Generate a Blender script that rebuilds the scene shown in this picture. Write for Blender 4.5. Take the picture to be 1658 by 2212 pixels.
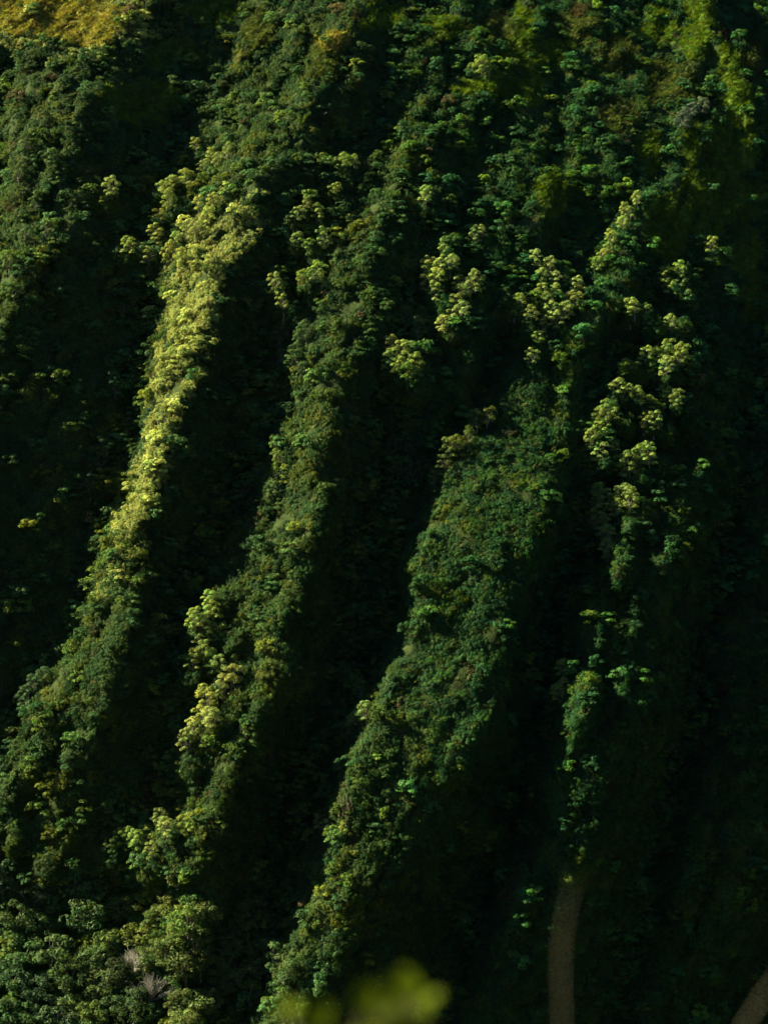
import bpy, math, random
import numpy as np
from mathutils import Vector, Matrix, Quaternion

random.seed(7)
rng = np.random.default_rng(11)
scene = bpy.context.scene
for o in list(bpy.data.objects):
    bpy.data.objects.remove(o)

# ------------------------------------------------------------------ camera
DIST = 600.0                       # metres from the viewpoint to the cliff
HALF_W = 125.0                     # half of the width seen at that distance
cam_data = bpy.data.cameras.new('camera')
cam_data.sensor_fit = 'HORIZONTAL'
cam_data.sensor_width = 24.0
cam_data.lens = 24.0 * DIST / (2 * HALF_W)
cam_data.clip_start = 0.2
cam_data.clip_end = 20000
cam_data.dof.use_dof = True
cam_data.dof.focus_distance = DIST - 10
cam_data.dof.aperture_fstop = 1.5
cam_data.dof.aperture_blades = 0
cam = bpy.data.objects.new('camera', cam_data)
cam.location = (0, -DIST, 0)
cam.rotation_euler = (math.radians(90), 0, 0)
scene.collection.objects.link(cam)
scene.camera = cam
cam['kind'] = 'structure'

# ------------------------------------------------------------------ sun and sky
SUN_DIR = Vector((-0.80, 0.02, 0.60)).normalized()       # towards the sun
sun_el = math.asin(SUN_DIR.z)
sun_az = math.atan2(SUN_DIR.x, SUN_DIR.y)                # clockwise from +Y
world = bpy.data.worlds.new('World')
scene.world = world
world.use_nodes = True
wn = world.node_tree
wn.nodes.clear()
sky = wn.nodes.new('ShaderNodeTexSky')
sky.sky_type = 'NISHITA'
sky.sun_disc = False
sky.sun_elevation = sun_el
sky.sun_rotation = sun_az
sky.altitude = 6000
sky.air_density = 0.7
sky.dust_density = 0.1
sky.ozone_density = 4.0
bg = wn.nodes.new('ShaderNodeBackground')
bg.inputs['Strength'].default_value = 0.05
wo = wn.nodes.new('ShaderNodeOutputWorld')
wn.links.new(sky.outputs[0], bg.inputs[0])
wn.links.new(bg.outputs[0], wo.inputs[0])
sl = bpy.data.lights.new('sun', 'SUN')
sl.energy = 5.0
sl.angle = math.radians(0.5)
sl.color = (1.0, 0.88, 0.56)
sun = bpy.data.objects.new('sun', sl)
sun.rotation_euler = SUN_DIR.to_track_quat('Z', 'Y').to_euler()
sun.location = (-300, 0, 400)
scene.collection.objects.link(sun)

scene.view_settings.view_transform = 'Standard'
scene.view_settings.look = 'None'
scene.view_settings.exposure = 1.95
scene.view_settings.gamma = 1.0
scene.render.engine = 'CYCLES'
scene.cycles.max_bounces = 2
scene.cycles.diffuse_bounces = 1
scene.cycles.glossy_bounces = 1
scene.cycles.transmission_bounces = 2
scene.cycles.use_denoising = True
scene.cycles.use_adaptive_sampling = True
scene.cycles.adaptive_threshold = 0.02

COL = scene.collection

# ------------------------------------------------------------------ helpers
_T = np.random.default_rng(3).random((256, 256))

def vnoise(x, y):
    xi = np.floor(x).astype(int); yi = np.floor(y).astype(int)
    fx = x - xi; fy = y - yi
    fx = fx * fx * (3 - 2 * fx); fy = fy * fy * (3 - 2 * fy)
    a = _T[xi & 255, yi & 255]; b = _T[(xi + 1) & 255, yi & 255]
    c = _T[xi & 255, (yi + 1) & 255]; d = _T[(xi + 1) & 255, (yi + 1) & 255]
    return ((a * (1 - fx) + b * fx) * (1 - fy) + (c * (1 - fx) + d * fx) * fy) * 2 - 1

def fbm(x, y, n=4):
    s = 0; a = 1.0; t = 0
    for k in range(n):
        s = s + a * vnoise(x + 37.3 * k, y + 91.7 * k); t += a
        a *= 0.5; x = x * 2.03; y = y * 2.03
    return s / t

def sstep(a, b, x):
    t = np.clip((x - a) / (b - a), 0, 1)
    return t * t * (3 - 2 * t)

def mesh_np(name, verts, faces, mats=(), smooth=False):
    """faces: (n,4) or (n,3) int array"""
    me = bpy.data.meshes.new(name)
    verts = np.asarray(verts, dtype=np.float32); faces = np.asarray(faces, dtype=np.int32)
    k = faces.shape[1]
    me.vertices.add(len(verts)); me.vertices.foreach_set('co', verts.ravel())
    me.loops.add(faces.size); me.loops.foreach_set('vertex_index', faces.ravel())
    me.polygons.add(len(faces))
    me.polygons.foreach_set('loop_start', np.arange(len(faces), dtype=np.int32) * k)
    me.polygons.foreach_set('loop_total', np.full(len(faces), k, dtype=np.int32))
    if smooth:
        me.polygons.foreach_set('use_smooth', np.ones(len(faces), dtype=bool))
    me.update(calc_edges=True)
    me.validate()
    for m in mats:
        me.materials.append(m)
    return me

def tag(o, label=None, cat=None, group=None, kind=None):
    if label: o['label'] = label
    if cat: o['category'] = cat
    if group: o['group'] = group
    if kind: o['kind'] = kind
    return o

# ------------------------------------------------------------------ materials
def leaf_material(name, source, attr='tint', rough=0.55, trans=0.36, spec=0.08):
    m = bpy.data.materials.new(name); m.use_nodes = True
    n = m.node_tree; n.nodes.clear()
    out = n.nodes.new('ShaderNodeOutputMaterial')
    if source == 'instancer':
        a = n.nodes.new('ShaderNodeAttribute'); a.attribute_type = 'INSTANCER'; a.attribute_name = attr
        col = a.outputs['Color']
    elif source == 'object':
        a = n.nodes.new('ShaderNodeObjectInfo'); col = a.outputs['Color']
    else:
        a = n.nodes.new('ShaderNodeRGB'); a.outputs[0].default_value = (*source, 1); col = a.outputs[0]
    g = n.nodes.new('ShaderNodeNewGeometry')
    mr = n.nodes.new('ShaderNodeMapRange')
    mr.inputs['To Min'].default_value = 0.55; mr.inputs['To Max'].default_value = 1.45
    n.links.new(g.outputs['Random Per Island'], mr.inputs['Value'])
    hs = n.nodes.new('ShaderNodeHueSaturation')
    n.links.new(col, hs.inputs['Color']); n.links.new(mr.outputs[0], hs.inputs['Value'])
    no = n.nodes.new('ShaderNodeTexNoise'); no.inputs['Scale'].default_value = 0.35; no.inputs['Detail'].default_value = 1
    n.links.new(g.outputs['Position'], no.inputs['Vector'])
    m2 = n.nodes.new('ShaderNodeMapRange'); m2.inputs['From Min'].default_value = 0.3; m2.inputs['From Max'].default_value = 0.7
    m2.inputs['To Min'].default_value = 0.47; m2.inputs['To Max'].default_value = 0.53
    n.links.new(no.outputs['Fac'], m2.inputs['Value']); n.links.new(m2.outputs[0], hs.inputs['Hue'])
    p = n.nodes.new('ShaderNodeBsdfPrincipled')
    n.links.new(hs.outputs[0], p.inputs['Base Color'])
    p.inputs['Roughness'].default_value = rough
    p.inputs['Specular IOR Level'].default_value = spec
    t = n.nodes.new('ShaderNodeBsdfTranslucent')
    hs2 = n.nodes.new('ShaderNodeHueSaturation'); hs2.inputs['Hue'].default_value = 0.49
    hs2.inputs['Saturation'].default_value = 1.15
    n.links.new(hs.outputs[0], hs2.inputs['Color']); n.links.new(hs2.outputs[0], t.inputs['Color'])
    mx = n.nodes.new('ShaderNodeMixShader'); mx.inputs[0].default_value = trans
    n.links.new(p.outputs[0], mx.inputs[1]); n.links.new(t.outputs[0], mx.inputs[2])
    n.links.new(mx.outputs[0], out.inputs[0])
    return m

def bark_material(name, c1, c2, scale=3.0):
    m = bpy.data.materials.new(name); m.use_nodes = True
    n = m.node_tree; p = n.nodes['Principled BSDF']
    tc = n.nodes.new('ShaderNodeTexCoord')
    no = n.nodes.new('ShaderNodeTexNoise'); no.inputs['Scale'].default_value = scale
    n.links.new(tc.outputs['Object'], no.inputs['Vector'])
    r = n.nodes.new('ShaderNodeValToRGB')
    r.color_ramp.elements[0].position = 0.35; r.color_ramp.elements[1].position = 0.65
    r.color_ramp.elements[0].color = (*c1, 1); r.color_ramp.elements[1].color = (*c2, 1)
    n.links.new(no.outputs['Fac'], r.inputs[0]); n.links.new(r.outputs[0], p.inputs['Base Color'])
    p.inputs['Roughness'].default_value = 0.9
    return m

def terrain_material():
    m = bpy.data.materials.new('mountainside_ground'); m.use_nodes = True
    n = m.node_tree; p = n.nodes['Principled BSDF']
    p.inputs['Roughness'].default_value = 0.95; p.inputs['Specular IOR Level'].default_value = 0.1
    a = n.nodes.new('ShaderNodeAttribute'); a.attribute_name = 'cover'
    tc = n.nodes.new('ShaderNodeTexCoord')
    no = n.nodes.new('ShaderNodeTexNoise'); no.inputs['Scale'].default_value = 0.6; no.inputs['Detail'].default_value = 6
    n.links.new(tc.outputs['Object'], no.inputs['Vector'])
    mr = n.nodes.new('ShaderNodeMapRange')
    mr.inputs['From Min'].default_value = 0.3; mr.inputs['From Max'].default_value = 0.7
    mr.inputs['To Min'].default_value = 0.55; mr.inputs['To Max'].default_value = 1.4
    n.links.new(no.outputs['Fac'], mr.inputs['Value'])
    hs = n.nodes.new('ShaderNodeHueSaturation')
    n.links.new(a.outputs['Color'], hs.inputs['Color']); n.links.new(mr.outputs[0], hs.inputs['Value'])
    n.links.new(hs.outputs[0], p.inputs['Base Color'])
    bp = n.nodes.new('ShaderNodeBump'); bp.inputs['Strength'].default_value = 0.8; bp.inputs['Distance'].default_value = 0.6
    n2 = n.nodes.new('ShaderNodeTexNoise'); n2.inputs['Scale'].default_value = 2.2; n2.inputs['Detail'].default_value = 5
    n.links.new(tc.outputs['Object'], n2.inputs['Vector'])
    n.links.new(n2.outputs['Fac'], bp.inputs['Height']); n.links.new(bp.outputs[0], p.inputs['Normal'])
    return m

M_SHRUB = leaf_material('shrub_leaf', 'instancer')
M_TREE = leaf_material('tree_leaf', 'object', trans=0.32)
M_BARK = bark_material('grey_bark', (0.10, 0.085, 0.065), (0.22, 0.20, 0.165))
M_TERRAIN = terrain_material()

# ------------------------------------------------------------------ the mountainside
# Heights are metres above the viewpoint.  Spine lines are surveyed as (x, y, p): place on the cliff and how far the
# spine stands out of the mean slope, then turned into world metres.
PX = HALF_W / 829.0

def base_depth(X, Z):
    """the mean slope: about 60 degrees, steeper low down, and turning away from the sun towards the right"""
    low = np.minimum(Z, 0); vlow = np.minimum(Z + 60, 0)
    Y = 0.54 * np.maximum(Z, 0) + 0.0014 * np.maximum(Z - 85, 0) ** 2 + 0.44 * low - 0.14 * vlow
    t = np.clip(X + 30, 0, 70)
    return Y + 0.5 * 0.0040 * t ** 2 + 0.0040 * 70 * np.maximum(X - 40, 0)

def to_world(x, y, p):
    Y = 0.0
    for _ in range(30):
        f = (DIST + Y) / DIST
        Z = (1106 - y) * PX * f; X = (x - 829) * PX * f
        Y = 0.5 * Y + 0.5 * (float(base_depth(X, Z)) - p)
    return X, Z, p

RIDGES = []   # (left edge line, crest line, gully offset, gully p)
def ridge(rows, foot):
    """rows: (y, left edge x, crest x, p of left edge, p of crest); foot: (y, gully x offset, gully p)"""
    RIDGES.append((rows, foot))

ridge([(-300, -350, 420, 2, 6), (0, -160, 320, 3, 9), (100, -30, 235, 5, 11), (150, 80, 205, 7, 13), (250, 45, 160, 9, 15),
       (350, 40, 165, 9, 15), (450, 40, 145, 9, 16), (550, -15, 95, 9, 17), (650, -70, 30, 9, 18), (800, -150, -50, 9, 18),
       (1000, -250, -140, 9, 18), (1300, -380, -260, 9, 17), (1700, -520, -380, 8, 15), (2300, -700, -560, 6, 10)],
      [(-300, 60, -2), (60, 60, -2), (150, 45, -8), (450, 40, -9), (2300, 60, -6)])
ridge([(-300, 800, 900, 3, 4), (0, 690, 795, 4, 7), (130, 640, 725, 6, 10), (240, 580, 665, 8, 13), (320, 530, 605, 9, 15),
       (420, 475, 560, 10, 18), (530, 405, 530, 11, 21), (600, 382, 455, 12, 22), (680, 374, 444, 13, 23), (750, 350, 430, 14, 24),
       (820, 348, 398, 15, 24), (880, 350, 378, 17, 24), (950, 338, 356, 19, 24), (1000, 326, 342, 19, 24), (1065, 304, 320, 19, 24),
       (1100, 278, 308, 17, 24), (1160, 262, 300, 16, 25), (1280, 238, 291, 15, 25), (1380, 202, 262, 15, 25), (1480, 110, 235, 13, 23),
       (1590, 58, 225, 9, 18), (1700, 0, 205, 6, 13), (1800, -60, 180, 4, 9), (1950, -160, 90, 3, 6), (2300, -330, -80, 4, 7)],
      [(-300, 60, 1), (0, 200, -2), (120, 220, -9), (260, 190, -10), (380, 130, -10), (520, 90, -7), (620, 50, -4), (900, 40, -6), (1500, 45, -6), (2000, 60, -2), (2300, 60, 0)])
ridge([(-300, 960, 1010, 2, 2), (150, 900, 950, 2, 3), (250, 860, 900, 3, 5), (330, 820, 868, 4, 9), (400, 780, 835, 6, 12), (500, 740, 822, 8, 15),
       (560, 728, 805, 9, 16), (640, 700, 785, 10, 18), (700, 670, 765, 11, 20), (800, 645, 742, 12, 22), (860, 635, 722, 13, 23), (960, 622, 700, 14, 24),
       (1050, 592, 690, 14, 25), (1130, 558, 680, 13, 26), (1200, 510, 662, 13, 27), (1280, 482, 640, 13, 27), (1350, 485, 622, 14, 27), (1430, 518, 605, 15, 27),
       (1500, 500, 565, 16, 27), (1600, 460, 532, 16, 26), (1700, 435, 502, 15, 25), (1780, 400, 480, 14, 23), (1860, 355, 440, 12, 20), (1950, 320, 420, 9, 16), (2300, 200, 300, 4, 7)],
      [(-300, 60, 0), (330, 70, 1), (600, 90, 2), (800, 70, -2), (1000, 55, -5), (1250, 70, -2), (1500, 75, 0), (1800, 60, -3), (2300, 60, 0)])
ridge([(-300, 1230, 1280, 1, 2), (200, 1150, 1200, 2, 3), (300, 1120, 1170, 2, 4), (400, 1090, 1155, 4, 8), (560, 1040, 1125, 6, 12), (640, 1010, 1085, 7, 14),
       (720, 980, 1060, 7, 14), (800, 940, 1030, 7, 13), (870, 915, 985, 5, 10), (960, 885, 930, 2, 5), (1100, 860, 890, -2, -1), (1300, 830, 860, -5, -4), (2300, 470, 500, -4, -3)],
      [(-300, 60, 0), (400, 70, 0), (560, 100, 1), (760, 80, 0), (1000, 60, -4), (2300, 60, -5)])
ridge([(-300, 1500, 1560, 2, 3), (250, 1420, 1480, 3, 5), (400, 1375, 1440, 4, 5), (480, 1330, 1400, 6, 11), (560, 1290, 1365, 7, 13), (650, 1230, 1320, 8, 16),
       (760, 1150, 1265, 10, 19), (850, 1090, 1235, 12, 20), (895, 1035, 1215, 10, 18), (960, 965, 1200, 14, 21), (1080, 930, 1170, 18, 25), (1200, 893, 1140, 21, 28), (1300, 890, 1110, 22, 29),
       (1400, 868, 1085, 22, 30), (1450, 830, 1075, 22, 30), (1520, 785, 1060, 22, 31), (1590, 728, 1030, 22, 31), (1650, 716, 985, 22, 31), (1740, 728, 925, 21, 30),
       (1790, 740, 880, 20, 29), (1850, 690, 845, 19, 27), (1900, 635, 810, 18, 26), (1980, 590, 770, 16, 23), (2080, 560, 720, 9, 17), (2300, 450, 600, 5, 8)],
      [(-300, 60, 1), (400, 70, 2), (560, 120, 3), (700, 80, 1), (900, 45, -3), (1300, 40, -7), (1700, 60, -6), (2300, 60, 0)])
ridge([(-300, 1640, 1700, 2, 2), (400, 1560, 1620, 1, 3), (550, 1530, 1600, 2, 4), (700, 1515, 1595, 3, 6), (850, 1485, 1575, 5, 10), (950, 1440, 1540, 7, 13),
       (1050, 1392, 1505, 10, 18), (1130, 1368, 1470, 12, 20), (1250, 1308, 1430, 22, 28), (1350, 1262, 1400, 25, 31), (1480, 1238, 1370, 25, 32), (1560, 1202, 1345, 28, 35),
       (1700, 1182, 1310, 28, 36), (1800, 1178, 1280, 28, 36), (1900, 1150, 1240, 25, 33), (2000, 1102, 1195, 25, 32), (2080, 1082, 1160, 22, 29), (2300, 1000, 1080, 4, 8)],
      [(-300, 60, 0), (500, 130, 2), (800, 150, 1), (1000, 100, -1), (1150, 60, -4), (1500, 50, -8), (2300, 60, -4)])
ridge([(-300, 1900, 1960, 2, 2), (400, 1760, 1820, 3, 5), (800, 1700, 1780, 6, 11), (1150, 1640, 1740, 8, 14), (1400, 1575, 1690, 13, 20), (1650, 1542, 1650, 15, 23), (1800, 1492, 1600, 15, 23),
       (2000, 1442, 1550, 13, 20), (2300, 1370, 1470, 5, 9)],
      [(-300, 60, 0), (900, 60, -4), (1500, 50, -6), (2300, 60, -4)])
ridge([(-300, 2150, 2230, 2, 4), (900, 1980, 2080, 6, 12), (1500, 1850, 1960, 8, 15), (2300, 1690, 1790, 6, 12)],
      [(-300, 60, -2), (2300, 60, -5)])

# trees that can be told apart: what they look like and where they stand
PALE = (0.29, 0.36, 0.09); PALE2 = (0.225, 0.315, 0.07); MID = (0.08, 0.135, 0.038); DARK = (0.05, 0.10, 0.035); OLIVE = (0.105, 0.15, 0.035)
GROVES = [
 # label, group, colour, size, positions
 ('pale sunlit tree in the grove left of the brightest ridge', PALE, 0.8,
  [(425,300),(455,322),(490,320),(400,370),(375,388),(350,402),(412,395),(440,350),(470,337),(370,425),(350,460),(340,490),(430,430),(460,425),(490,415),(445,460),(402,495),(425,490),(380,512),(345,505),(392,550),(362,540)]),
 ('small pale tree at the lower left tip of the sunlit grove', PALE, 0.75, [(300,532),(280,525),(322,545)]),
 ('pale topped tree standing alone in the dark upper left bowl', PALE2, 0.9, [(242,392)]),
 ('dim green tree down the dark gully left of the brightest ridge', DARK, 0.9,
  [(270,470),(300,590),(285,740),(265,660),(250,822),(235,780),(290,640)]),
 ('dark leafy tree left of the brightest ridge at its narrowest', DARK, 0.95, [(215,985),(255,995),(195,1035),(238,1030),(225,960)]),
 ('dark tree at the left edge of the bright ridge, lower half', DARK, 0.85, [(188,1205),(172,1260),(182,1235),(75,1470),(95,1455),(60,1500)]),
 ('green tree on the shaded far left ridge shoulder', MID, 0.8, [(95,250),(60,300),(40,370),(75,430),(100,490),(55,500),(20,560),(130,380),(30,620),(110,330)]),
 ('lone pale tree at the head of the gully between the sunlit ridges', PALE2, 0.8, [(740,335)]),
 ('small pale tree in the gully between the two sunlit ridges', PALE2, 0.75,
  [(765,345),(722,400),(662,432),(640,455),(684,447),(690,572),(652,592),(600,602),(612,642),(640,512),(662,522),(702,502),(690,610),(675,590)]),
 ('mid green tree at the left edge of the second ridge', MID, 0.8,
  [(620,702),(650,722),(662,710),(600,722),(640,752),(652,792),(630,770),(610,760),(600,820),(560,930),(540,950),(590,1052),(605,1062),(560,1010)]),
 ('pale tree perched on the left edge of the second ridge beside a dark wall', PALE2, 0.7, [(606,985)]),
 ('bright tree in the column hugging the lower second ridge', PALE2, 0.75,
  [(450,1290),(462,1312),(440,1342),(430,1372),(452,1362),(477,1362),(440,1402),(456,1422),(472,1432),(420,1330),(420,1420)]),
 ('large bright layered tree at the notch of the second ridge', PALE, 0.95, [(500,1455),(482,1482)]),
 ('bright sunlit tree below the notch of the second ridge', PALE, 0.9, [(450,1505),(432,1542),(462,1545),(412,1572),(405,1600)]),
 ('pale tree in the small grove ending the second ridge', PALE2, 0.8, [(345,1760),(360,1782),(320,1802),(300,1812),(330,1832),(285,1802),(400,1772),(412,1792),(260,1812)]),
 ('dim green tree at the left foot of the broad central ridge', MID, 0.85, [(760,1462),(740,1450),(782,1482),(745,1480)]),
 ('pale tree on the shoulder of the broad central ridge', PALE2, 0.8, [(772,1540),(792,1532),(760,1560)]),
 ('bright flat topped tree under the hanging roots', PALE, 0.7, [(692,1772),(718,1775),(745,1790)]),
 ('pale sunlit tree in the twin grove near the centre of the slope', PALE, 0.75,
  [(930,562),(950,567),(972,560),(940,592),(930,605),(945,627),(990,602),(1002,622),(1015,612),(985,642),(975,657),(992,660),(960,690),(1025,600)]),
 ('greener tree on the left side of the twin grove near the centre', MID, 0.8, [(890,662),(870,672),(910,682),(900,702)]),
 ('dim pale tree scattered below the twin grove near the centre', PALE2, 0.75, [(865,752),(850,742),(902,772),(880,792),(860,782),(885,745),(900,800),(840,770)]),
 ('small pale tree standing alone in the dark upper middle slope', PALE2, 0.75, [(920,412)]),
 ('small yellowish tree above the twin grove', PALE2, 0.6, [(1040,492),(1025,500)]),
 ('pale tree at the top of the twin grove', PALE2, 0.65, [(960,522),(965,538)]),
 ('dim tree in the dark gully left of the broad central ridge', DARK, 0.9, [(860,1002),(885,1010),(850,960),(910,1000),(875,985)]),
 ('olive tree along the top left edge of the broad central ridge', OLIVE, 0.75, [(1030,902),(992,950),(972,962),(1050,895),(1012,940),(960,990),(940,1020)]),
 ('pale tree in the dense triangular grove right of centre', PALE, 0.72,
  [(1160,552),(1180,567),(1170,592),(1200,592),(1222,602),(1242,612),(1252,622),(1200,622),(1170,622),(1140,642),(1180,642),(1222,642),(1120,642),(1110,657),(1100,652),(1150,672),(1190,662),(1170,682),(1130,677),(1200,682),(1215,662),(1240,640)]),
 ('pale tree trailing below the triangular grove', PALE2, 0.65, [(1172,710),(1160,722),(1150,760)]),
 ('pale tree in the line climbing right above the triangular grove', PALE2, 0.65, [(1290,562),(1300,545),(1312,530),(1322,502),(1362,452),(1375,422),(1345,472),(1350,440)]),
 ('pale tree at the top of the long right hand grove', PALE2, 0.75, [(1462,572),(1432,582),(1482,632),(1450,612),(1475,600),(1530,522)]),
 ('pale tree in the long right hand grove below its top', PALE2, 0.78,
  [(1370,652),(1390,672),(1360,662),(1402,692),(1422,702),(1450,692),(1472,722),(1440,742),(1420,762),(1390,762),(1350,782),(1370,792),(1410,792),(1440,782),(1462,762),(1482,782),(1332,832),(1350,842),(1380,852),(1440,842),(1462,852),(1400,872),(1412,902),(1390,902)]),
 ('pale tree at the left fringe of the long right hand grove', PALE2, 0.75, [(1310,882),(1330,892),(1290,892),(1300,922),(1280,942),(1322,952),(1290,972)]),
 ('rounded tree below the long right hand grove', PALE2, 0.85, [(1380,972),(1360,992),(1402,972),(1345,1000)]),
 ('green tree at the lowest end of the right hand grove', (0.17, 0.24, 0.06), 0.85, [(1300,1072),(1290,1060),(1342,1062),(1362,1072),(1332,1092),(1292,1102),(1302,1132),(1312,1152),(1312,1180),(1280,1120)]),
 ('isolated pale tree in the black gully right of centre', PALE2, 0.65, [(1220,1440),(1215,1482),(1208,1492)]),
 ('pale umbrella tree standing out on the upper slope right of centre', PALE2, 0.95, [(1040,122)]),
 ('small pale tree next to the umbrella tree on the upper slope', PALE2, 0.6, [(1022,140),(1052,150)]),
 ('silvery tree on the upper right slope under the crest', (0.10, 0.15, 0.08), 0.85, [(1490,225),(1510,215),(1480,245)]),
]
VALLEY = [
 ('broad green tree in the wood at the bottom left corner', (0.075, 0.135, 0.05), 1.0,
  [(160,1905),(200,1952),(180,1992),(60,1922),(30,1982),(92,1992),(50,2052),(112,2052),(20,2112),(80,2132),(152,2102),(60,2192),(10,1900),(120,1950),(130,2190),(10,2200)]),
 ('yellow green tree on the right of the bottom left wood', (0.105, 0.155, 0.045), 0.85, [(212,1960),(240,2042),(202,2082),(222,2132),(262,1962),(160,2172),(200,2202),(190,1935)]),
 ('sunlit rounded tree at the foot of the second ridge', (0.13, 0.165, 0.04), 0.95, [(372,1872),(392,1882),(350,1905),(385,1910)]),
 ('bright green tree in the valley below the second ridge', (0.125, 0.175, 0.045), 0.95, [(362,1962),(342,1992),(402,2002),(440,1972),(420,2032),(352,2062),(332,2052),(312,2082),(402,2082),(432,2062),(300,2020),(380,2040)]),
 ('dull green tree in the dark ravine at the bottom', (0.09, 0.14, 0.045), 0.8, [(492,2062),(472,2092),(502,2042),(572,2032),(592,2062),(542,2042),(560,2090),(520,2110),(480,2132),(610,2100),(540,2150)]),
 ('small bright tree standing in front of the dark ravine', (0.12, 0.145, 0.04), 0.85, [(545,1965),(522,1992),(562,1945)]),
 ('round bright green tree at the bottom edge', (0.12, 0.17, 0.045), 0.95, [(422,2182),(382,2172),(452,2172),(400,2200)]),
 ('dark green tree beside the grey bare tree', (0.06, 0.095, 0.034), 0.9, [(262,2102),(290,2160),(270,2200),(240,2180)]),
]

LINES = []
for rows, foot in RIDGES:
    fy = [f[0] for f in foot]
    L = []; C = []; G = []
    for (y, lx, cx, pl, pc) in rows:
        go = float(np.interp(y, fy, [f[1] for f in foot])); gp = float(np.interp(y, fy, [f[2] for f in foot]))
        L.append(to_world(lx, y, pl)); C.append(to_world(cx, y, pc)); G.append(to_world(lx - go, y, gp))
    LINES.append((G, L, C))

X0, X1, Z0, Z1, STEP = -290.0, 250.0, -215.0, 300.0, 1.0
gx = np.arange(X0, X1 + 0.1, STEP); gz = np.arange(Z0, Z1 + 0.1, STEP)
P = np.zeros((len(gz), len(gx)))
def line_at(line, z):
    a = np.array(line); o = np.argsort(a[:, 1])
    a = a[o]
    return np.interp(z, a[:, 1], a[:, 0]), np.interp(z, a[:, 1], a[:, 2])
cache = [[line_at(l, gz) for l in trio] for trio in LINES]
for r in range(len(gz)):
    xs = []; ps = []
    for trio in cache:
        for lx, lp in trio:
            x = lx[r]
            if xs and x < xs[-1] + 1.0:
                x = xs[-1] + 1.0
            xs.append(x); ps.append(lp[r])
    # further spurs of the same kind outside the picture
    xs = [xs[0] - 100, xs[0] - 75, xs[0] - 55, xs[0] - 40] + xs + [xs[-1] + 30, xs[-1] + 45, xs[-1] + 60]
    ps = [0, -2, 6, 12] + ps + [-2, 5, 10]
    wob = 4.5 * fbm(gx / 45.0, np.full_like(gx, gz[r] / 16.0), 3) + 1.6 * fbm(gx / 12.0 + 9, np.full_like(gx, gz[r] / 6.0), 2)
    P[r] = np.interp(gx + wob, xs, ps)

def blur(a, k, axis):
    ker = np.hanning(k + 2)[1:-1]; ker /= ker.sum()
    pad = [(0, 0), (0, 0)]; pad[axis] = (k // 2, k // 2)
    b = np.pad(a, pad, mode='edge')
    return np.apply_along_axis(lambda v: np.convolve(v, ker, mode='valid'), axis, b)
P = blur(blur(P, 9, 1), 9, 0)

GX, GZ = np.meshgrid(gx, gz)
U = GX - 0.42 * GZ
wx = U + 5 * fbm(GX / 30, GZ / 30, 3)
calm = 1 - 0.75 * np.exp(-((GX - np.interp(GZ, [-80, -20, 30], [5, 28, 40])) / 22.0) ** 4) * sstep(75, 20, GZ) * sstep(-90, -60, GZ)
P += calm * 4.2 * fbm(wx / 17, GZ / 38, 4) + calm * 2.6 * fbm(wx / 8 + 50, GZ / 17, 3) + 1.2 * fbm(GX / 5, GZ / 5 + 9, 3)
P -= calm * 2.6 * np.maximum(0, 0.45 - np.abs(fbm(wx / 13 + 31, GZ / 40 + 7, 2)) * 3) / 0.45          # runnels between the flutes
upper = sstep(40, 130, GZ)
P += upper * (5.0 * fbm(GX / 22 + 5, GZ / 26, 4) + 2.0 * fbm(GX / 8, GZ / 9 + 40, 3))
def spur(pts, height, width):
    """a minor grassy spur along a surveyed line, steeper on its left"""
    global P
    W = [to_world(x_, y_, 5) for x_, y_ in pts]
    best = np.full(P.shape, 1e9); side = np.zeros(P.shape)
    for (xa, za, _), (xb, zb, _) in zip(W[:-1], W[1:]):
        ex, ez = xb - xa, zb - za; L2 = ex * ex + ez * ez
        t = np.clip(((GX - xa) * ex + (GZ - za) * ez) / L2, 0, 1)
        dx = GX - xa - t * ex; d = np.hypot(dx, GZ - za - t * ez)
        m_ = d < best
        best = np.where(m_, d, best); side = np.where(m_, np.sign(dx), side)
    w_ = np.where(side < 0, width * 0.6, width * 1.6)
    P = P + height * np.exp(-(best / w_) ** 1.5)
spur([(1480, -40), (1525, 60), (1565, 140), (1600, 235)], 7.0, 7.0)
spur([(1590, 200), (1530, 270), (1490, 330), (1450, 440), (1395, 545)], 6.0, 6.0)
spur([(1140, 0), (1110, 60), (1160, 180), (1120, 240)], 4.0, 5.0)
spur([(760, 20), (700, 110), (640, 220)], 4.0, 5.0)
spur([(310, -20), (200, 90), (130, 180)], 4.0, 6.0)
# a foot of fallen ground at the bottom left, where the valley forest stands
toe = np.maximum(0, -118 - GZ + 0.12 * (GX + 60)) * sstep(25, -55, GX)
wt = sstep(-110, -132, GZ - 0.15 * (GX + 125)) * sstep(-48, -72, GX)
P = P * (1 - 0.85 * wt) + (-3 + 5 * fbm(GX / 14, GZ / 14, 3)) * 0.85 * wt
P += toe * 0.45
# beyond the crest at the top right the ground falls away to a slope farther back
c0 = to_world(1480, -40, 6); c1 = to_world(1700, 190, 6)
edge = (GZ - c0[1]) - (c1[1] - c0[1]) / (c1[0] - c0[0]) * (GX - c0[0])
P -= 38 * sstep(0, 9, edge) * sstep(c0[0] - 40, c0[0] + 6, GX)
P += 4 * sstep(-22, -1, edge) * sstep(3, -1, edge) * sstep(c0[0] - 15, c0[0] + 6, GX)
BASE = base_depth(GX, GZ)
YS = BASE - P

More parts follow.
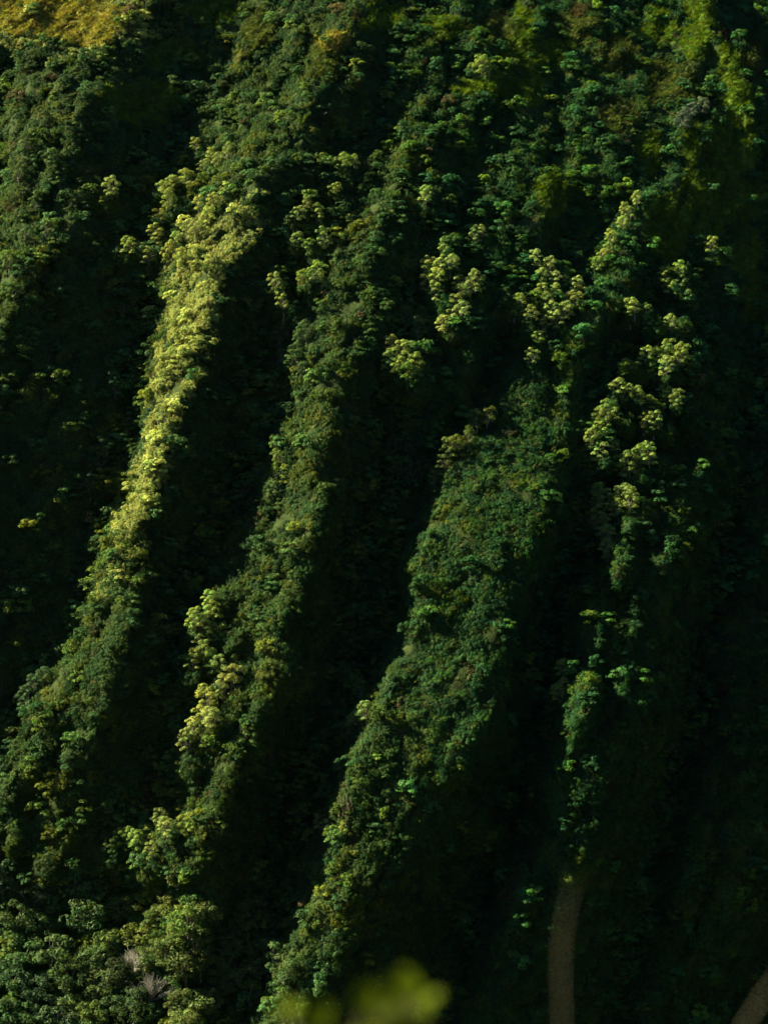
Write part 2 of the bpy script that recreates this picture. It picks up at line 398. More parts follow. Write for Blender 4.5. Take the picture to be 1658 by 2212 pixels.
def depth_at(x, z):
    fx = np.clip((x - X0) / STEP, 0, len(gx) - 1.001); fz = np.clip((z - Z0) / STEP, 0, len(gz) - 1.001)
    i = np.floor(fx).astype(int); j = np.floor(fz).astype(int)
    a = fx - i; b = fz - j
    return (YS[j, i] * (1 - a) + YS[j, i + 1] * a) * (1 - b) + (YS[j + 1, i] * (1 - a) + YS[j + 1, i + 1] * a) * b

def ground_at(x, y):
    """the first point of the mountainside along the line of sight through survey point (x, y)"""
    t = np.arange(440, 760, 0.5)
    X = (x - 829) * PX / DIST * t; Z = (1106 - y) * PX / DIST * t
    hit = (t - DIST) >= depth_at(X, Z)
    k = int(np.argmax(hit)) if hit.any() else len(t) - 1
    return Vector((X[k], t[k] - DIST, Z[k]))

def sun_margin(x, z, y):
    """metres by which a point stands proud of the shade of the ground between it and the sun"""
    t = np.arange(5.0, 260.0, 1.0)
    d = SUN_DIR
    return float(np.min(depth_at(x + d.x * t, z + d.z * t) - d.y * t)) - y

# the pale groves stand on hummocks and minor spurs
bump = np.zeros_like(P)
for lab, tint, size, pts in GROVES:
    if tint[0] < 0.165: continue
    for (px, py) in pts:
        g = ground_at(px, py + 5.0 * size / PX)
        mg = sun_margin(g.x, g.z, g.y)
        need = min(max((2.6 if px > 850 else 1.2) - mg, 0), 2 if 1500 < py < 1900 and px > 650 else 16)
        bump = np.maximum(bump, need * np.exp(-((GX - g.x - 1.0) / 5.0) ** 2 - ((GZ - g.z + 1.0) / 6.5) ** 2))
P += bump
YS = BASE - P

# survey position of every grid vertex, for the cover
def survey(X, Y, Z):
    f = DIST / (DIST + Y) / PX
    return 829 + X * f, 1106 - Z * f

# cover: patches of open grass and dry fern that the slope really carries
PATCH = [  # x, y, rx, ry, colour kind
    (90, 30, 190, 55, 'gold'), (200, 60, 60, 45, 'gold'), (720, 90, 50, 30, 'gold'), (700, 120, 45, 50, 'olive'),
    (800, 50, 40, 30, 'green'), (1010, 190, 60, 16, 'green'), (1130, 40, 22, 40, 'green'), (1150, 190, 25, 45, 'green'), (1090, 190, 60, 30, 'green'),
    (1245, 25, 24, 20, 'brown'), (1510, 30, 40, 50, 'green'), (1575, 75, 30, 16, 'brown'), (1500, 90, 40, 40, 'green'), (1590, 220, 36, 46, 'green'),
    (1570, 150, 30, 60, 'green'), (1490, 310, 26, 60, 'green'), (1580, 320, 60, 90, 'green'), (1440, 490, 60, 80, 'green'), (1510, 470, 70, 60, 'green'), (1590, 430, 60, 70, 'green'), (1620, 120, 30, 60, 'olive'), (1450, 180, 60, 60, 'olive'),
    (1630, 650, 40, 70, 'green'), (1630, 420, 40, 60, 'green'), (1240, 60, 60, 40, 'olive'), (830, 40, 50, 40, 'green'), (1330, 250, 60, 40, 'olive'), (1190, 420, 40, 60, 'green'),
    (1130, 110, 70, 40, 'green'), (1060, 60, 60, 40, 'olive'), (1200, 120, 50, 40, 'green'), (1330, 120, 60, 50, 'olive'), (1420, 60, 50, 50, 'green'), (960, 60, 50, 30, 'green'), (560, 60, 40, 50, 'olive'), (460, 20, 60, 40, 'green'), (300, 220, 90, 50, 'green'), (380, 120, 70, 40, 'green'), (1520, 400, 50, 60, 'green'), (1610, 540, 40, 60, 'green'),
    (770, 40, 16, 18, 'brown'), (1400, 330, 30, 50, 'green')]
KCOL = {'gold': (0.27, 0.26, 0.05), 'olive': (0.085, 0.118, 0.026), 'green': (0.10, 0.17, 0.018), 'brown': (0.08, 0.072, 0.026)}
def cover_at(X, Y, Z):
    sx, sy = survey(X, Y, Z)
    n = fbm(X / 6, Z / 6, 3) * 0.5
    m = np.zeros(X.shape); col = np.zeros(X.shape + (3,))
    for (x, y, rx, ry, k) in PATCH:
        d = ((sx - x) / rx) ** 2 + ((sy - y) / ry) ** 2
        w = sstep(1.15, 0.5, d + n)
        new = w > m
        col[new] = KCOL[k]
        m = np.maximum(m, w)
    return m, col
MK, MC = cover_at(GX, YS, GZ)
soil = np.array((0.030, 0.048, 0.013))
CV = soil * (1 - MK[..., None]) + MC * 0.8 * MK[..., None]

nx, nz = len(gx), len(gz)
idx = np.arange(nx * nz).reshape(nz, nx)
faces = np.stack([idx[:-1, :-1], idx[:-1, 1:], idx[1:, 1:], idx[1:, :-1]], -1).reshape(-1, 4)
me = mesh_np('mountainside', np.stack([GX, YS, GZ], -1).reshape(-1, 3), faces, [M_TERRAIN], True)
ca = me.attributes.new('cover', 'FLOAT_COLOR', 'POINT')
ca.data.foreach_set('color', np.concatenate([CV.reshape(-1, 3), np.ones((nx * nz, 1))], 1).astype(np.float32).ravel())
o = bpy.data.objects.new('mountainside', me); COL.objects.link(o); o['kind'] = 'structure'

# valley floor and the knoll under the viewpoint, one sheet each
def sheet(name, xs, ys, zf, c):
    A, B = np.meshgrid(xs, ys)
    Zs = zf(A, B)
    i = np.arange(A.size).reshape(A.shape)
    f = np.stack([i[:-1, :-1], i[:-1, 1:], i[1:, 1:], i[1:, :-1]], -1).reshape(-1, 4)
    me = mesh_np(name, np.stack([A, B, Zs], -1).reshape(-1, 3), f, [M_TERRAIN], True)
    a = me.attributes.new('cover', 'FLOAT_COLOR', 'POINT')
    a.data.foreach_set('color', np.tile(np.array((*c, 1), dtype=np.float32), A.size))
    o = bpy.data.objects.new(name, me); COL.objects.link(o); o['kind'] = 'structure'
    return o
def valley_z(x, y):
    z = -212 + 6 * fbm(x / 90, y / 90, 3)
    r = np.hypot(x, y + DIST + 6)
    return z + (212 - 1.75) * np.exp(-(r / 60) ** 1.3) * (r < 400)
sheet('valley_ground', np.concatenate([np.linspace(-6000, -320, 30), np.linspace(-300, 300, 101), np.linspace(320, 6000, 30)]),
      np.concatenate([np.linspace(-7000, -760, 30), np.linspace(-750, -60, 130)]), valley_z, (0.045, 0.06, 0.025))

# unseen hill added behind the viewpoint and on the right to block skylight
def sky_block_hill_z(x, y):
    d = np.maximum(0, -690 - y) + 1.15 * np.maximum(0, x - 330)
    return -216 + 480 * (1 - np.exp(-d / 210)) + 22 * fbm(x / 60, y / 60, 4) * sstep(0, 60, d)
sheet('sky_block_hill', np.linspace(-900, 1500, 121), np.linspace(-1900, 200, 106), sky_block_hill_z, (0.028, 0.038, 0.022))

# ------------------------------------------------------------------ foliage meshes
def leaves(points, normals, size, r, aspect=1.7, droop=0.0):
    """one kite-shaped leaf per point"""
    n = len(points)
    nrm = normals / np.linalg.norm(normals, axis=1, keepdims=True)
    a = r.normal(size=(n, 3)); a[:, 2] -= droop
    t = a - nrm * (a * nrm).sum(1, keepdims=True)
    t /= np.linalg.norm(t, axis=1, keepdims=True)
    b = np.cross(nrm, t)
    s = (size * r.uniform(0.6, 1.35, n))[:, None]
    w = s / aspect * 0.5
    fold = nrm * s * 0.10
    v = np.stack([points - t * s * 0.5, points + b * w - fold, points + t * s * 0.5, points - b * w - fold], 1)
    f = np.arange(4 * n).reshape(n, 4)
    return v.reshape(-1, 3), f

def dome(r, n, rad, flat, low=-0.2):
    """points and outward normals on a leafy dome shell"""
    d = r.normal(size=(n * 3, 3)); d /= np.linalg.norm(d, axis=1, keepdims=True)
    d = d[d[:, 2] > low][:n]
    k = r.uniform(0.78, 1.05, len(d))[:, None]
    return d * k * np.array((rad, rad, rad * flat)), d

def tubes(paths, sides=6):
    V = []; F = []; off = 0
    for pts, rad in paths:
        pts = np.asarray(pts, float); m = len(pts)
        d = np.gradient(pts, axis=0); d /= np.linalg.norm(d, axis=1, keepdims=True) + 1e-9
        ref = np.array((1.0, 0.13, 0.0)) if abs(d[0][0]) < 0.9 else np.array((0.0, 1.0, 0.1))
        a = np.cross(d, ref); a /= np.linalg.norm(a, axis=1, keepdims=True)
        b = np.cross(d, a)
        ang = np.arange(sides) * 2 * math.pi / sides
        ring = pts[:, None, :] + np.asarray(rad)[:, None, None] * (np.cos(ang)[None, :, None] * a[:, None, :] + np.sin(ang)[None, :, None] * b[:, None, :])
        V.append(ring.reshape(-1, 3))
        i = np.arange(m * sides).reshape(m, sides) + off
        F.append(np.stack([i[:-1], np.roll(i[:-1], -1, 1), np.roll(i[1:], -1, 1), i[1:]], -1).reshape(-1, 4))
        off += m * sides
    return np.concatenate(V), np.concatenate(F)

def join(parts):
    V = []; F = []; o_ = 0
    for v, f in parts:
        V.append(v); F.append(f + o_); o_ += len(v)
    return np.concatenate(V), np.concatenate(F)

def shrub_mesh(seed):
    """a leafy carpet of shrubs about 6 m across: mounds and shoots of several heights"""
    r = np.random.default_rng(seed); parts = []
    m = 26
    for k in range(m):
        q = 2.7 * math.sqrt((k + 0.5) / m); a = k * 2.4 + r.uniform(-0.4, 0.4)
        c = np.array((math.cos(a) * q, math.sin(a) * q, r.uniform(-0.3, 0.2))); h = r.uniform(0.35, 0.8) * r.choice((1.0, 1.0, 1.9))
        p, d = dome(r, 50, 1.0, 1.0, -0.05)
        p = p * np.array((r.uniform(0.5, 0.85), r.uniform(0.5, 0.85), h))
        parts.append(leaves(p + c, d + r.normal(size=d.shape) * 0.35 + np.array((0, 0, 0.35)), 0.34, r, 1.7))
    return join(parts)

def bush_mesh(seed):
    """a rounder bush of several leafy domes"""
    r = np.random.default_rng(seed); parts = []
    for k in range(r.integers(7, 11)):
        c = r.normal(size=3) * np.array((0.8, 0.8, 0.35)) + np.array((0, 0, 1.0))
        p, d = dome(r, 46, r.uniform(0.45, 0.9), r.uniform(0.6, 0.95))
        parts.append(leaves(p + c, d + r.normal(size=d.shape) * 0.45 + np.array((0, 0, 0.25)), 0.36, r, 1.6))
    return join(parts)

def fern_mesh(seed):
    """a low rosette of long arching fronds, and grass"""
    r = np.random.default_rng(seed); parts = []
    for k in range(60):
        a = r.uniform(0, 6.28); l = r.uniform(0.5, 1.1)
        d = np.array((math.cos(a), math.sin(a), 0)); s = r.normal(size=3) * np.array((0.7, 0.7, 0.05))
        side = np.array((-d[1], d[0], 0)) * 0.05
        p0 = s; p1 = s + d * l * 0.45 + np.array((0, 0, l * 0.55)); p2 = s + d * l * 0.95 + np.array((0, 0, l * 0.45))
        v = np.array([p0 - side, p0 + side, p1 + side * 1.6, p1 - side * 1.6, p2 + side * 0.3, p2 - side * 0.3])
        parts.append((v, np.array([[0, 1, 2, 3], [3, 2, 4, 5]])))
    return join(parts)

def small_tree_mesh(seed):
    """a small spreading tree for the mass of woods in the gullies"""
    r = np.random.default_rng(seed); parts = []
    for k in range(r.integers(9, 14)):
        a = r.uniform(0, 6.28); q = r.uniform(0.2, 2.0)
        c = np.array((math.cos(a) * q, math.sin(a) * q, 3.0 + r.uniform(-1.2, 1.2) - 0.25 * q))
        p, d = dome(r, 60, r.uniform(0.6, 1.2), r.uniform(0.45, 0.75))
        parts.append(leaves(p + c, d + r.normal(size=d.shape) * 0.4 + np.array((0, 0, 0.3)), 0.42, r, 1.5))
    return join(parts)

scat = bpy.data.collections.new('thicket_kinds')      # not linked to the scene: only read by the scatter
KINDS = []
for k in range(8): KINDS.append(('shrub', shrub_mesh(100 + k)))
for k in range(5): KINDS.append(('bush', bush_mesh(200 + k)))
for k in range(3): KINDS.append(('fern', fern_mesh(300 + k)))
for k in range(4): KINDS.append(('small_tree', small_tree_mesh(400 + k)))
for i, (nm, (v, f)) in enumerate(KINDS):
    ob = bpy.data.objects.new('%02d_%s' % (i, nm), mesh_np(nm, v, f, [M_SHRUB]))
    scat.objects.link(ob)

def scatter(name, pos, rot, scl, kind, tint, label, cat):
    me = bpy.data.meshes.new(name)
    me.vertices.add(len(pos)); me.vertices.foreach_set('co', np.asarray(pos, np.float32).ravel())
    a = me.attributes.new('rot', 'FLOAT_VECTOR', 'POINT'); a.data.foreach_set('vector', np.asarray(rot, np.float32).ravel())
    a = me.attributes.new('scl', 'FLOAT_VECTOR', 'POINT'); a.data.foreach_set('vector', np.asarray(scl, np.float32).ravel())
    a = me.attributes.new('kindno', 'INT', 'POINT'); a.data.foreach_set('value', np.asarray(kind, np.int32))
    a = me.attributes.new('tint', 'FLOAT_COLOR', 'POINT')
    a.data.foreach_set('color', np.concatenate([tint, np.ones((len(pos), 1))], 1).astype(np.float32).ravel())
    ob = bpy.data.objects.new(name, me); COL.objects.link(ob)
    tag(ob, label, cat, kind='stuff')
    ng = bpy.data.node_groups.new(name, 'GeometryNodeTree')
    ng.interface.new_socket('Geometry', in_out='INPUT', socket_type='NodeSocketGeometry')
    ng.interface.new_socket('Geometry', in_out='OUTPUT', socket_type='NodeSocketGeometry')
    N = ng.nodes; gi = N.new('NodeGroupInput'); go = N.new('NodeGroupOutput')
    ci = N.new('GeometryNodeCollectionInfo'); ci.inputs['Collection'].default_value = scat
    ci.inputs['Separate Children'].default_value = True; ci.inputs['Reset Children'].default_value = True
    ip = N.new('GeometryNodeInstanceOnPoints'); ip.inputs['Pick Instance'].default_value = True
    def attr(nm, ty):
        q = N.new('GeometryNodeInputNamedAttribute'); q.data_type = ty; q.inputs['Name'].default_value = nm
        return q.outputs['Attribute']
    e = N.new('FunctionNodeEulerToRotation')
    ng.links.new(attr('rot', 'FLOAT_VECTOR'), e.inputs[0])
    ng.links.new(gi.outputs[0], ip.inputs['Points']); ng.links.new(ci.outputs[0], ip.inputs['Instance'])
    ng.links.new(attr('kindno', 'INT'), ip.inputs['Instance Index']); ng.links.new(e.outputs[0], ip.inputs['Rotation'])
    ng.links.new(attr('scl', 'FLOAT_VECTOR'), ip.inputs['Scale'])
    ng.links.new(ip.outputs[0], go.inputs[0])
    md = ob.modifiers.new('scatter', 'NODES'); md.node_group = ng
    return ob

# points by surface area
DZ, DX = np.gradient(YS, STEP)
NRM = np.stack([DX, -np.ones_like(DX), DZ], -1); AREA = np.linalg.norm(NRM, axis=2); NRM /= AREA[..., None]
AREA = np.minimum(AREA, 9.0)
def sample(n, w):
    w = (w / w.sum()).ravel(); c = np.cumsum(w)
    k = np.searchsorted(c, rng.random(n)).clip(0, w.size - 1)
    j, i = np.unravel_index(k, GX.shape)
    x = gx[i] + rng.uniform(-0.5, 0.5, n); z = gz[j] + rng.uniform(-0.5, 0.5, n)
    return x, depth_at(x, z), z, NRM[j, i], MK[j, i], MC[j, i]

SX, SY = survey(GX, YS, GZ)
inside = ((SX > -90) & (SX < 1750) & (SY > -80) & (SY < 2330)).astype(float)
inside += 0.25 * ((SX > -500) & (SX < 1900) & (SY > -400) & (SY < 2330))
inside = np.minimum(inside, 1.0)

# leaf colours of the common shrubs: yellower kinds on the drier left hand ridges, blue-green ones to the right
PAL_L = np.array([(0.052, 0.100, 0.025), (0.072, 0.118, 0.022), (0.043, 0.098, 0.030), (0.097, 0.126, 0.019), (0.060, 0.100, 0.019), (0.033, 0.075, 0.024)])
PAL_R = np.array([(0.033, 0.094, 0.022), (0.046, 0.112, 0.020), (0.026, 0.090, 0.027), (0.064, 0.116, 0.014), (0.037, 0.090, 0.017), (0.021, 0.067, 0.021)])
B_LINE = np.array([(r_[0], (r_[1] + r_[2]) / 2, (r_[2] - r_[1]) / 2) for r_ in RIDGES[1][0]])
def tints(x, z, n):
    y = depth_at(x, z)
    h = fbm(x / 9, z / 9, 3) + rng.normal(size=n) * 0.28
    k = np.array([4, 2, 0, 5, 1, 3])[np.clip(((h + 0.8) / 1.6 * 6).astype(int), 0, 5)]
    w = sstep(-25, 35, x + 12 * fbm(x / 30, z / 30, 2))[:, None]
    c = (PAL_L[k] * (1 - w) + PAL_R[k] * w) * rng.uniform(0.7, 1.3, (n, 1))
    # yellowish shrubs, tint paled so the brightest ridge looks sunlit; also top left shoulder
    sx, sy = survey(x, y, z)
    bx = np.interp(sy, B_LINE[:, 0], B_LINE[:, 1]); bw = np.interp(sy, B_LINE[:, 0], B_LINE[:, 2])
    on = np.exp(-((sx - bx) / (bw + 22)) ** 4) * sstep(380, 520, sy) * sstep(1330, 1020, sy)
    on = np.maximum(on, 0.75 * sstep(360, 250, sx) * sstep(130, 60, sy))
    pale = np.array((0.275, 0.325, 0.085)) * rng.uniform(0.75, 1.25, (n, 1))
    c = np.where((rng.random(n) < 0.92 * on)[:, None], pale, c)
    br = rng.random(n) < (0.006 + 0.08 * (fbm(x / 9 + 70, z / 9, 2) > 0.42))
    c[br] = np.array((0.085, 0.072, 0.03)) * rng.uniform(0.6, 1.1, (br.sum(), 1))
    return c

# thickets
def facing(nr, n, mix, jit):
    """euler angles that stand a plant between the slope's normal and the vertical"""
    ax = nr * mix + np.array((0, 0, 1.0)) * (1 - mix) + rng.normal(size=(n, 3)) * jit
    ax /= np.linalg.norm(ax, axis=1, keepdims=True)
    out = np.empty((n, 3))
    spin = rng.uniform(0, 6.28, n)
    for i in range(n):
        out[i] = (Vector(ax[i]).to_track_quat('Z', 'Y') @ Quaternion((0, 0, 1), spin[i])).to_euler()
    return out
n = 23000
x, y, z, nr, mk, mc = sample(n, inside * AREA * (1 - 0.97 * MK) * (1 + 0.7 * (1 - calm)))
s = rng.uniform(0.75, 1.15, n)
cm = np.interp(x, [-400, 400], [0, 0]) + calm[np.clip(((z - Z0) / STEP).astype(int), 0, len(gz) - 1), np.clip(((x - X0) / STEP).astype(int), 0, len(gx) - 1)]
scl = np.stack([s, s, s * rng.uniform(0.8, 1.5, n) * (1 + 0.5 * fbm(x / 15, z / 15, 2)) * (0.5 + 0.5 * cm)], 1)
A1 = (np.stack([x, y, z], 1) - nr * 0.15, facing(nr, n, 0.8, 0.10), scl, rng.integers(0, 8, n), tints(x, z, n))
n = 8000
x, y, z, nr, mk, mc = sample(n, inside * AREA * (1 - 0.9 * MK) * (0.35 + (fbm(GX / 9 + 20, GZ / 12, 3) > 0.05)) * calm ** 2)
s = rng.uniform(0.4, 1.0, n) ** 1.0 * rng.choice((1.0, 1.0, 1.0, 1.6), n)
kind = np.where(rng.random(n) < 0.85, rng.integers(8, 13, n), rng.integers(16, 20, n))
s = np.where(kind > 15, s * 0.85, s)
pos = np.stack([x, y, z], 1); pos[:, 2] -= 0.5
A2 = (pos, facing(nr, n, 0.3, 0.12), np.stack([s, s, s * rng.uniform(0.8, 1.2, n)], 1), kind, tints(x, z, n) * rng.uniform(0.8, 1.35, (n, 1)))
hollow = sstep(1.0, 6.0, blur(blur(P, 41, 1), 25, 0) - P)
n = 5000
x, y, z, nr, mk, mc = sample(n, inside * (1 - 0.9 * MK) * (0.10 + hollow + 0.5 * wt) * calm ** 2)
s = rng.uniform(0.7, 1.55, n)
pos = np.stack([x, y, z], 1); pos[:, 2] -= 0.6
A3 = (pos, facing(nr, n, 0.12, 0.1), np.stack([s, s, s * rng.uniform(0.8, 1.15, n)], 1), rng.integers(16, 20, n), tints(x, z, n) * rng.uniform(1.0, 2.0, (n, 1)))  # gully tree tints lightened to lift the dark shade there
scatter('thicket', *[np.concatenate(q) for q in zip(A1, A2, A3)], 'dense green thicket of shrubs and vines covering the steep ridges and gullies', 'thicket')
# open grass and fern
n = 30000
x, y, z, nr, mk, mc = sample(n, inside * AREA * (MK + 0.03))
kind = rng.integers(13, 16, n)
rot = np.stack([rng.normal(size=n) * 0.15 + 0.7, rng.normal(size=n) * 0.15, rng.uniform(0, 6.28, n)], 1)
s = rng.uniform(0.45, 1.0, n)
tt = np.where(mk[:, None] > 0.2, mc, np.array((0.09, 0.11, 0.03))) * rng.uniform(0.7, 1.3, (n, 1))
scatter('grass', np.stack([x, y, z], 1), rot, np.stack([s, s, s], 1), kind, tt, 'short bright grass and fern patches on the upper slopes', 'grass')

# ------------------------------------------------------------------ single trees
def umbrella_tree(seed):
    """pale tree whose crown is a stack of small rounded leaf puffs reaching almost to the ground; about 8 m tall"""
    r = np.random.default_rng(seed); crown = []; tb = []
    fork = np.array((r.normal() * 0.2, r.normal() * 0.2, 1.8))
    tb.append(([np.array((0, 0, -1.6)), fork * 0.4, fork], [0.26, 0.2, 0.16]))
    m = r.integers(12, 16); lean = r.normal(size=2) * 0.25
    for k in range(m):
        h = (k + 0.5) / m                                  # from the lowest puff to the top one
        q = 2.3 * math.sqrt(max(0.02, 1 - ((h - 0.38) / 0.66) ** 2)) * r.uniform(0.55, 1.0)
        a = k * 2.4 + r.uniform(-0.5, 0.5)
        c = np.array((math.cos(a) * q + lean[0] * h * 2, math.sin(a) * q + lean[1] * h * 2, 1.4 + 5.6 * h + r.uniform(-0.3, 0.3)))
        p, d = dome(r, 125, r.uniform(0.85, 1.4), r.uniform(0.6, 0.85), -0.3)
        crown.append(leaves(p + c, d + r.normal(size=d.shape) * 0.22 + np.array((0, 0, 0.3)), 0.34, r, 1.35, 0.4))
        mid = fork * 0.5 + c * 0.5 + r.normal(size=3) * 0.12
        tb.append(([fork, mid, c + np.array((0, 0, 0.1))], [0.12, 0.075, 0.03]))
    return join(crown), tubes(tb, 5)

def round_tree(seed):
    """broad-leaved valley tree with a rounded, uneven crown; about 10 m across"""
    r = np.random.default_rng(seed); crown = []; tb = []
    fork = np.array((r.normal() * 0.3, r.normal() * 0.3, 2.0))
    tb.append(([np.array((0, 0, -2.0)), fork * 0.3, fork], [0.4, 0.32, 0.25]))
    m = r.integers(26, 34)
    for k in range(m):
        d0 = r.normal(size=3); d0 /= np.linalg.norm(d0); d0[2] = d0[2] * 0.8 + 0.2
        q = r.uniform(0.6, 1.0)
        c = np.array((0, 0, 4.2)) + d0 * q * np.array((3.6, 3.6, 3.6)) + r.normal(size=3) * 0.3
        p, d = dome(r, 80, r.uniform(0.8, 1.6), r.uniform(0.55, 0.85), -0.4)
        crown.append(leaves(p + c, d + r.normal(size=d.shape) * 0.4 + np.array((0, 0, 0.3)), 0.42, r, 1.5))
        if k % 2 == 0:
            tb.append(([fork, fork * 0.5 + c * 0.5 + r.normal(size=3) * 0.2, c], [0.17, 0.1, 0.03]))
    return join(crown), tubes(tb, 6)

def bare_tree(seed):
    """leafless tree: a spray of fine grey twigs"""
    r = np.random.default_rng(seed); tb = []; tw = []
    fork = np.array((0, 0, 2.0))
    tb.append(([np.array((0, 0, -1.5)), fork * 0.4, fork], [0.3, 0.25, 0.2]))
    for k in range(16):
        d = r.normal(size=3); d[2] = abs(d[2]) + 0.9; d /= np.linalg.norm(d)
        e = fork + d * r.uniform(2.6, 4.4)
        tb.append(([fork, fork * 0.5 + e * 0.5 + r.normal(size=3) * 0.25, e], [0.12, 0.07, 0.03]))
        for j in range(16):
            t = r.uniform(0.35, 1); b = fork + (e - fork) * t
            d2 = d + r.normal(size=3) * 0.5; d2[2] += 0.3
            tw.append(([b, b + d2 * 0.5 + r.normal(size=3) * 0.1, b + d2 * r.uniform(0.8, 1.5)], [0.035, 0.025, 0.012]))
    return tubes(tw, 3), tubes(tb, 5)

def stock(nm, fn, seeds, leafm):
    out = []
    for s_ in seeds:
        (cv, cf), (tv, tf) = fn(s_)
        out.append((mesh_np(nm + '_crown', cv, cf, [leafm]), mesh_np(nm + '_trunk', tv, tf, [M_BARK], True)))
    return out
UMB = stock('umbrella_tree', umbrella_tree, range(500, 516), M_TREE)
RND = stock('round_tree', round_tree, range(600, 607), M_TREE)
M_TWIG = bark_material('grey_twig', (0.30, 0.29, 0.26), (0.42, 0.41, 0.37))
BARE = stock('bare_tree', bare_tree, range(700, 702), M_TWIG)

def plant(name, stocks, px, py, size, tint, label, group=None, lift=5.0):
    base = ground_at(px, py + lift * size / PX)
    e = bpy.data.objects.new(name, None); COL.objects.link(e)
    e.empty_display_size = 0.5
    e.location = base
    e.rotation_euler = (random.uniform(-0.06, 0.12), random.uniform(-0.12, 0.06), random.uniform(0, 6.28))
    e.scale = (size * random.uniform(0.9, 1.12), size * random.uniform(0.9, 1.12), size * random.uniform(0.9, 1.1))
    tag(e, label, 'tree', group)
    c, t = random.choice(stocks)
    f = random.uniform(0.68, 1.2); hr = random.uniform(0.86, 1.08)
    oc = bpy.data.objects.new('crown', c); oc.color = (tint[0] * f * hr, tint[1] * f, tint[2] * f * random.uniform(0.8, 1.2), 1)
    ot = bpy.data.objects.new('trunk', t)
    for q in (oc, ot):
        COL.objects.link(q); q.parent = e
    return e

ORD = ['topmost', 'second', 'third', 'fourth', 'fifth', 'sixth', 'seventh', 'eighth', 'ninth', 'tenth', 'eleventh', 'twelfth', 'thirteenth', 'fourteenth',
       'fifteenth', 'sixteenth', 'seventeenth', 'eighteenth', 'nineteenth', 'twentieth', 'twenty-first', 'twenty-second', 'twenty-third', 'twenty-fourth']
def plant_grove(name, stocks, lab, tint, size, pts, grow):
    pts = sorted(pts, key=lambda q: q[1])
    for i, (px, py) in enumerate(pts):
        if len(pts) == 1: l = lab
        elif i == 0: l = lab + ', topmost one'
        elif i == len(pts) - 1: l = lab + ', lowest one'
        else: l = lab + ', ' + ORD[i] + ' from top'
        plant(name, stocks, px, py, size * grow * random.uniform(0.88, 1.12), tint, l, lab.replace(' tree', ' trees', 1) if len(pts) > 1 else None)
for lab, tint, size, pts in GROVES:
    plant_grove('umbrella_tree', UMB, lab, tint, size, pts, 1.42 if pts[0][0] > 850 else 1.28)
for lab, tint, size, pts in VALLEY:
    plant_grove('valley_tree', RND, lab, tint, size, pts, 1.5)
plant('bare_tree', BARE, 322, 2130, 1.7, (0.2, 0.2, 0.2), 'leafless silver grey tree at the bottom edge among green trees')
plant('bare_tree', BARE, 290, 2080, 1.45, (0.2, 0.2, 0.2), 'grey twiggy treetop just above the leafless silver tree')

# ------------------------------------------------------------------ aerial roots on the bare wall of the central ridge
M_ROOT = bark_material('pale_root', (0.09, 0.08, 0.045), (0.17, 0.145, 0.085), 1.5)
g = ground_at(752, 1745) + Vector((-1.5, -2.6, 0))
roots = bpy.data.objects.new('aerial_roots', None); COL.objects.link(roots); roots.location = g
tag(roots, 'pale aerial roots hanging down the bare wall of the central ridge', 'roots')
rr = np.random.default_rng(5)
for k in range(11):
    x0 = -2.2 + rr.uniform(0, 5.2)
    L = rr.uniform(3.0, 8.5); dx = rr.normal() * 0.6 + 0.7
    t = np.linspace(0, 1, 8)[:, None]
    path = np.array((x0, 0.6 * rr.normal() + 0.7, rr.uniform(1.5, 4.5))) + t * np.array((dx, -0.3, -L)) + np.cumsum(rr.normal(size=(8, 3)) * 0.10, 0)
    v, f = tubes([(path, np.linspace(0.13, 0.05, 8) * rr.uniform(0.6, 1.3))], 5)
    q = bpy.data.objects.new('root', mesh_np('root', v, f, [M_ROOT], True)); COL.objects.link(q); q.parent = roots

# ------------------------------------------------------------------ plants by the viewpoint, out of focus
NEAR = 2.6                                   # metres from the lens
def near(x, y, d=NEAR):
    return np.array(((x - 829) * PX * d / DIST, d - DIST, (1106 - y) * PX * d / DIST))
def knoll(x, y):
    return float(valley_z(np.array(x), np.array(y)))
M_NEAR = leaf_material('near_leaf', (0.085, 0.112, 0.003), rough=0.5, trans=0.5)
M_STEM = bark_material('near_stem', (0.10, 0.09, 0.05), (0.16, 0.14, 0.08), 40)
def broad_leaf(seed):
    """one pointed oval leaf blade, folded along its midrib, about 1 long"""
    r = np.random.default_rng(seed); V = []; F = []
    n = 9
    for i in range(n):
        t = i / (n - 1); w = 0.36 * math.sin(math.pi * t ** 0.8) ** 0.8 + 0.004
        z = -0.28 * t * t + 0.06 * math.sin(t * 9 + seed)
        V += [(-w, t, z + 0.25 * w), (0, t, z), (w, t, z + 0.25 * w)]
    for i in range(n - 1):
        for j in range(2):
            F.append((3 * i + j, 3 * i + j + 1, 3 * i + j + 4, 3 * i + j + 3))
    return mesh_np('leaf', V, F, [M_NEAR], True)
LEAF = [broad_leaf(k) for k in range(3)]
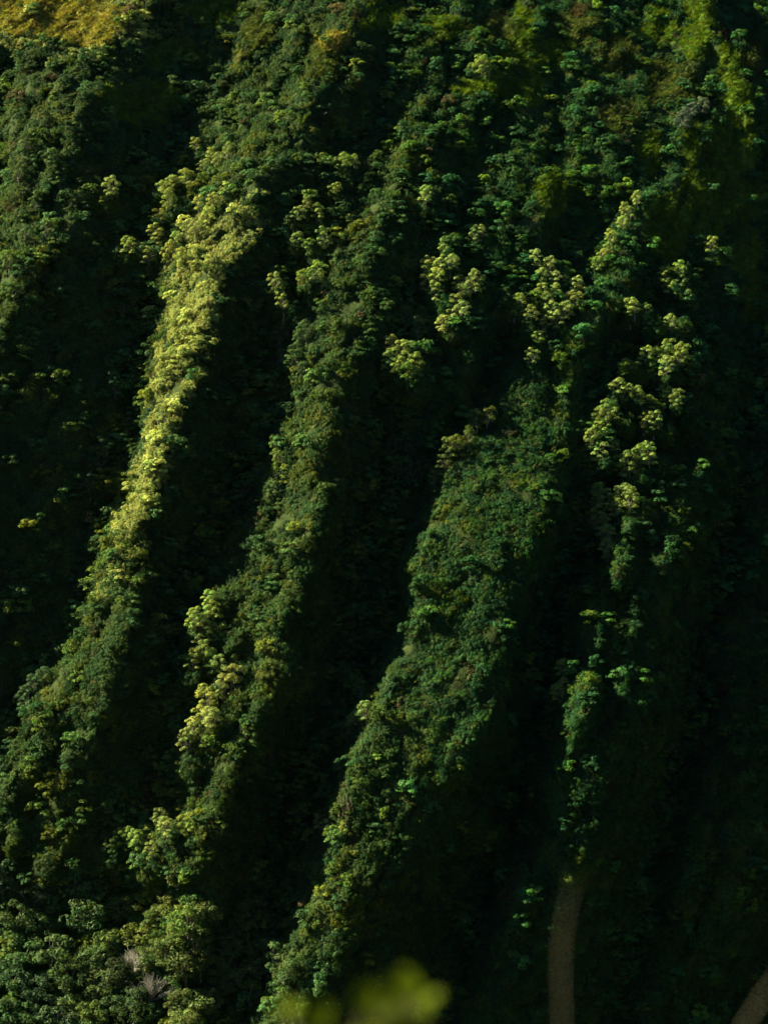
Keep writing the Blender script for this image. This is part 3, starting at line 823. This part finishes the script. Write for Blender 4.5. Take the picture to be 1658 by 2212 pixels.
def near_shrub(label, tips, foot, cat):
    e = bpy.data.objects.new('foreground_shrub', None); COL.objects.link(e)
    e.location = (foot[0], foot[1], knoll(foot[0], foot[1]))
    tag(e, label, cat)
    o0 = np.array(e.location)
    rr = np.random.default_rng(len(tips))
    for (p, leaves_) in tips:
        t = np.linspace(0, 1, 7)[:, None]
        path = (p - o0) * t + np.array((0.03, 0.05, 0)) * np.sin(t * 3.14)
        v, f = tubes([(path, np.linspace(0.006, 0.003, 7))], 6)
        q = bpy.data.objects.new('stem', mesh_np('stem', v, f, [M_STEM], True)); COL.objects.link(q); q.parent = e
        for k in range(leaves_):
            h = 1 - 0.10 * (k / leaves_)
            b = (p - o0) * h + np.array((0.03, 0.05, 0)) * math.sin(h * 3.14)
            q = bpy.data.objects.new('leaf', LEAF[k % 3]); COL.objects.link(q); q.parent = e
            q.location = b
            q.rotation_euler = (rr.uniform(0.1, 1.1), rr.uniform(-0.7, 0.7), k * 2.4 + rr.uniform(-0.3, 0.3))
            sz = rr.uniform(0.05, 0.08); q.scale = (sz, sz, sz)
    return e
near_shrub('out of focus yellow green shrub close to the lens at the bottom edge',
           [(near(775, 2195), 34), (near(830, 2170), 36), (near(885, 2160), 36), (near(840, 2220), 30), (near(930, 2195), 34)], (0.02, 0.05 + NEAR - DIST), 'shrub')
near_shrub('smaller out of focus yellow sprig close to the lens, left of the near shrub',
           [(near(632, 2200), 26), (near(660, 2225), 22)], (-0.13, 0.1 + NEAR - DIST), 'shrub')
M_STALK = bark_material('dry_stalk', (0.046, 0.043, 0.025), (0.066, 0.062, 0.037), 30)
def stalk(label, pts, rad):
    P_ = [near(*q) for q in pts]
    foot = P_[-1].copy(); foot[2] = knoll(foot[0], foot[1])
    e = np.array(foot)
    path = np.array(P_ + [P_[-1] * 0.5 + foot * 0.5, foot - np.array((0, 0, 0.05))]) - e
    v, f = tubes([(path, np.concatenate([[rad * 0.12, rad * 0.55], np.linspace(rad * 0.9, rad * 1.2, len(path) - 2)]))], 8)
    o = bpy.data.objects.new('dry_stalk', mesh_np('dry_stalk', v, f, [M_STALK], True)); COL.objects.link(o)
    o.location = e
    tag(o, label, 'stalk')
stalk('blurred pale stalk close to the lens rising upright over the black cliff', [(1238, 1890), (1228, 1950), (1214, 2030), (1212, 2110), (1216, 2230), (1220, 2400)], 0.0022)
stalk('blurred pale stalk close to the lens slanting across the bottom right corner', [(1760, 1960), (1690, 2090), (1640, 2165), (1600, 2230), (1560, 2400)], 0.0022)

# ------------------------------------------------------------------ thin blue air
hz = bpy.data.materials.new('haze'); hz.use_nodes = True
hn = hz.node_tree; hn.nodes.clear()
hv = hn.nodes.new('ShaderNodeVolumePrincipled'); ho = hn.nodes.new('ShaderNodeOutputMaterial')
hv.inputs['Color'].default_value = (0.15, 0.60, 1.0, 1); hv.inputs['Density'].default_value = 0.0000022
hn.links.new(hv.outputs[0], ho.inputs['Volume'])
hx = np.array([(x_, y_, z_) for x_ in (-6100, 6100) for y_ in (-7100, 420) for z_ in (-240, 470)], float)
hf = [(0, 1, 3, 2), (4, 6, 7, 5), (0, 4, 5, 1), (2, 3, 7, 6), (0, 2, 6, 4), (1, 5, 7, 3)]
hb = bpy.data.objects.new('haze', mesh_np('haze', hx, hf, [hz])); COL.objects.link(hb); hb['kind'] = 'stuff'
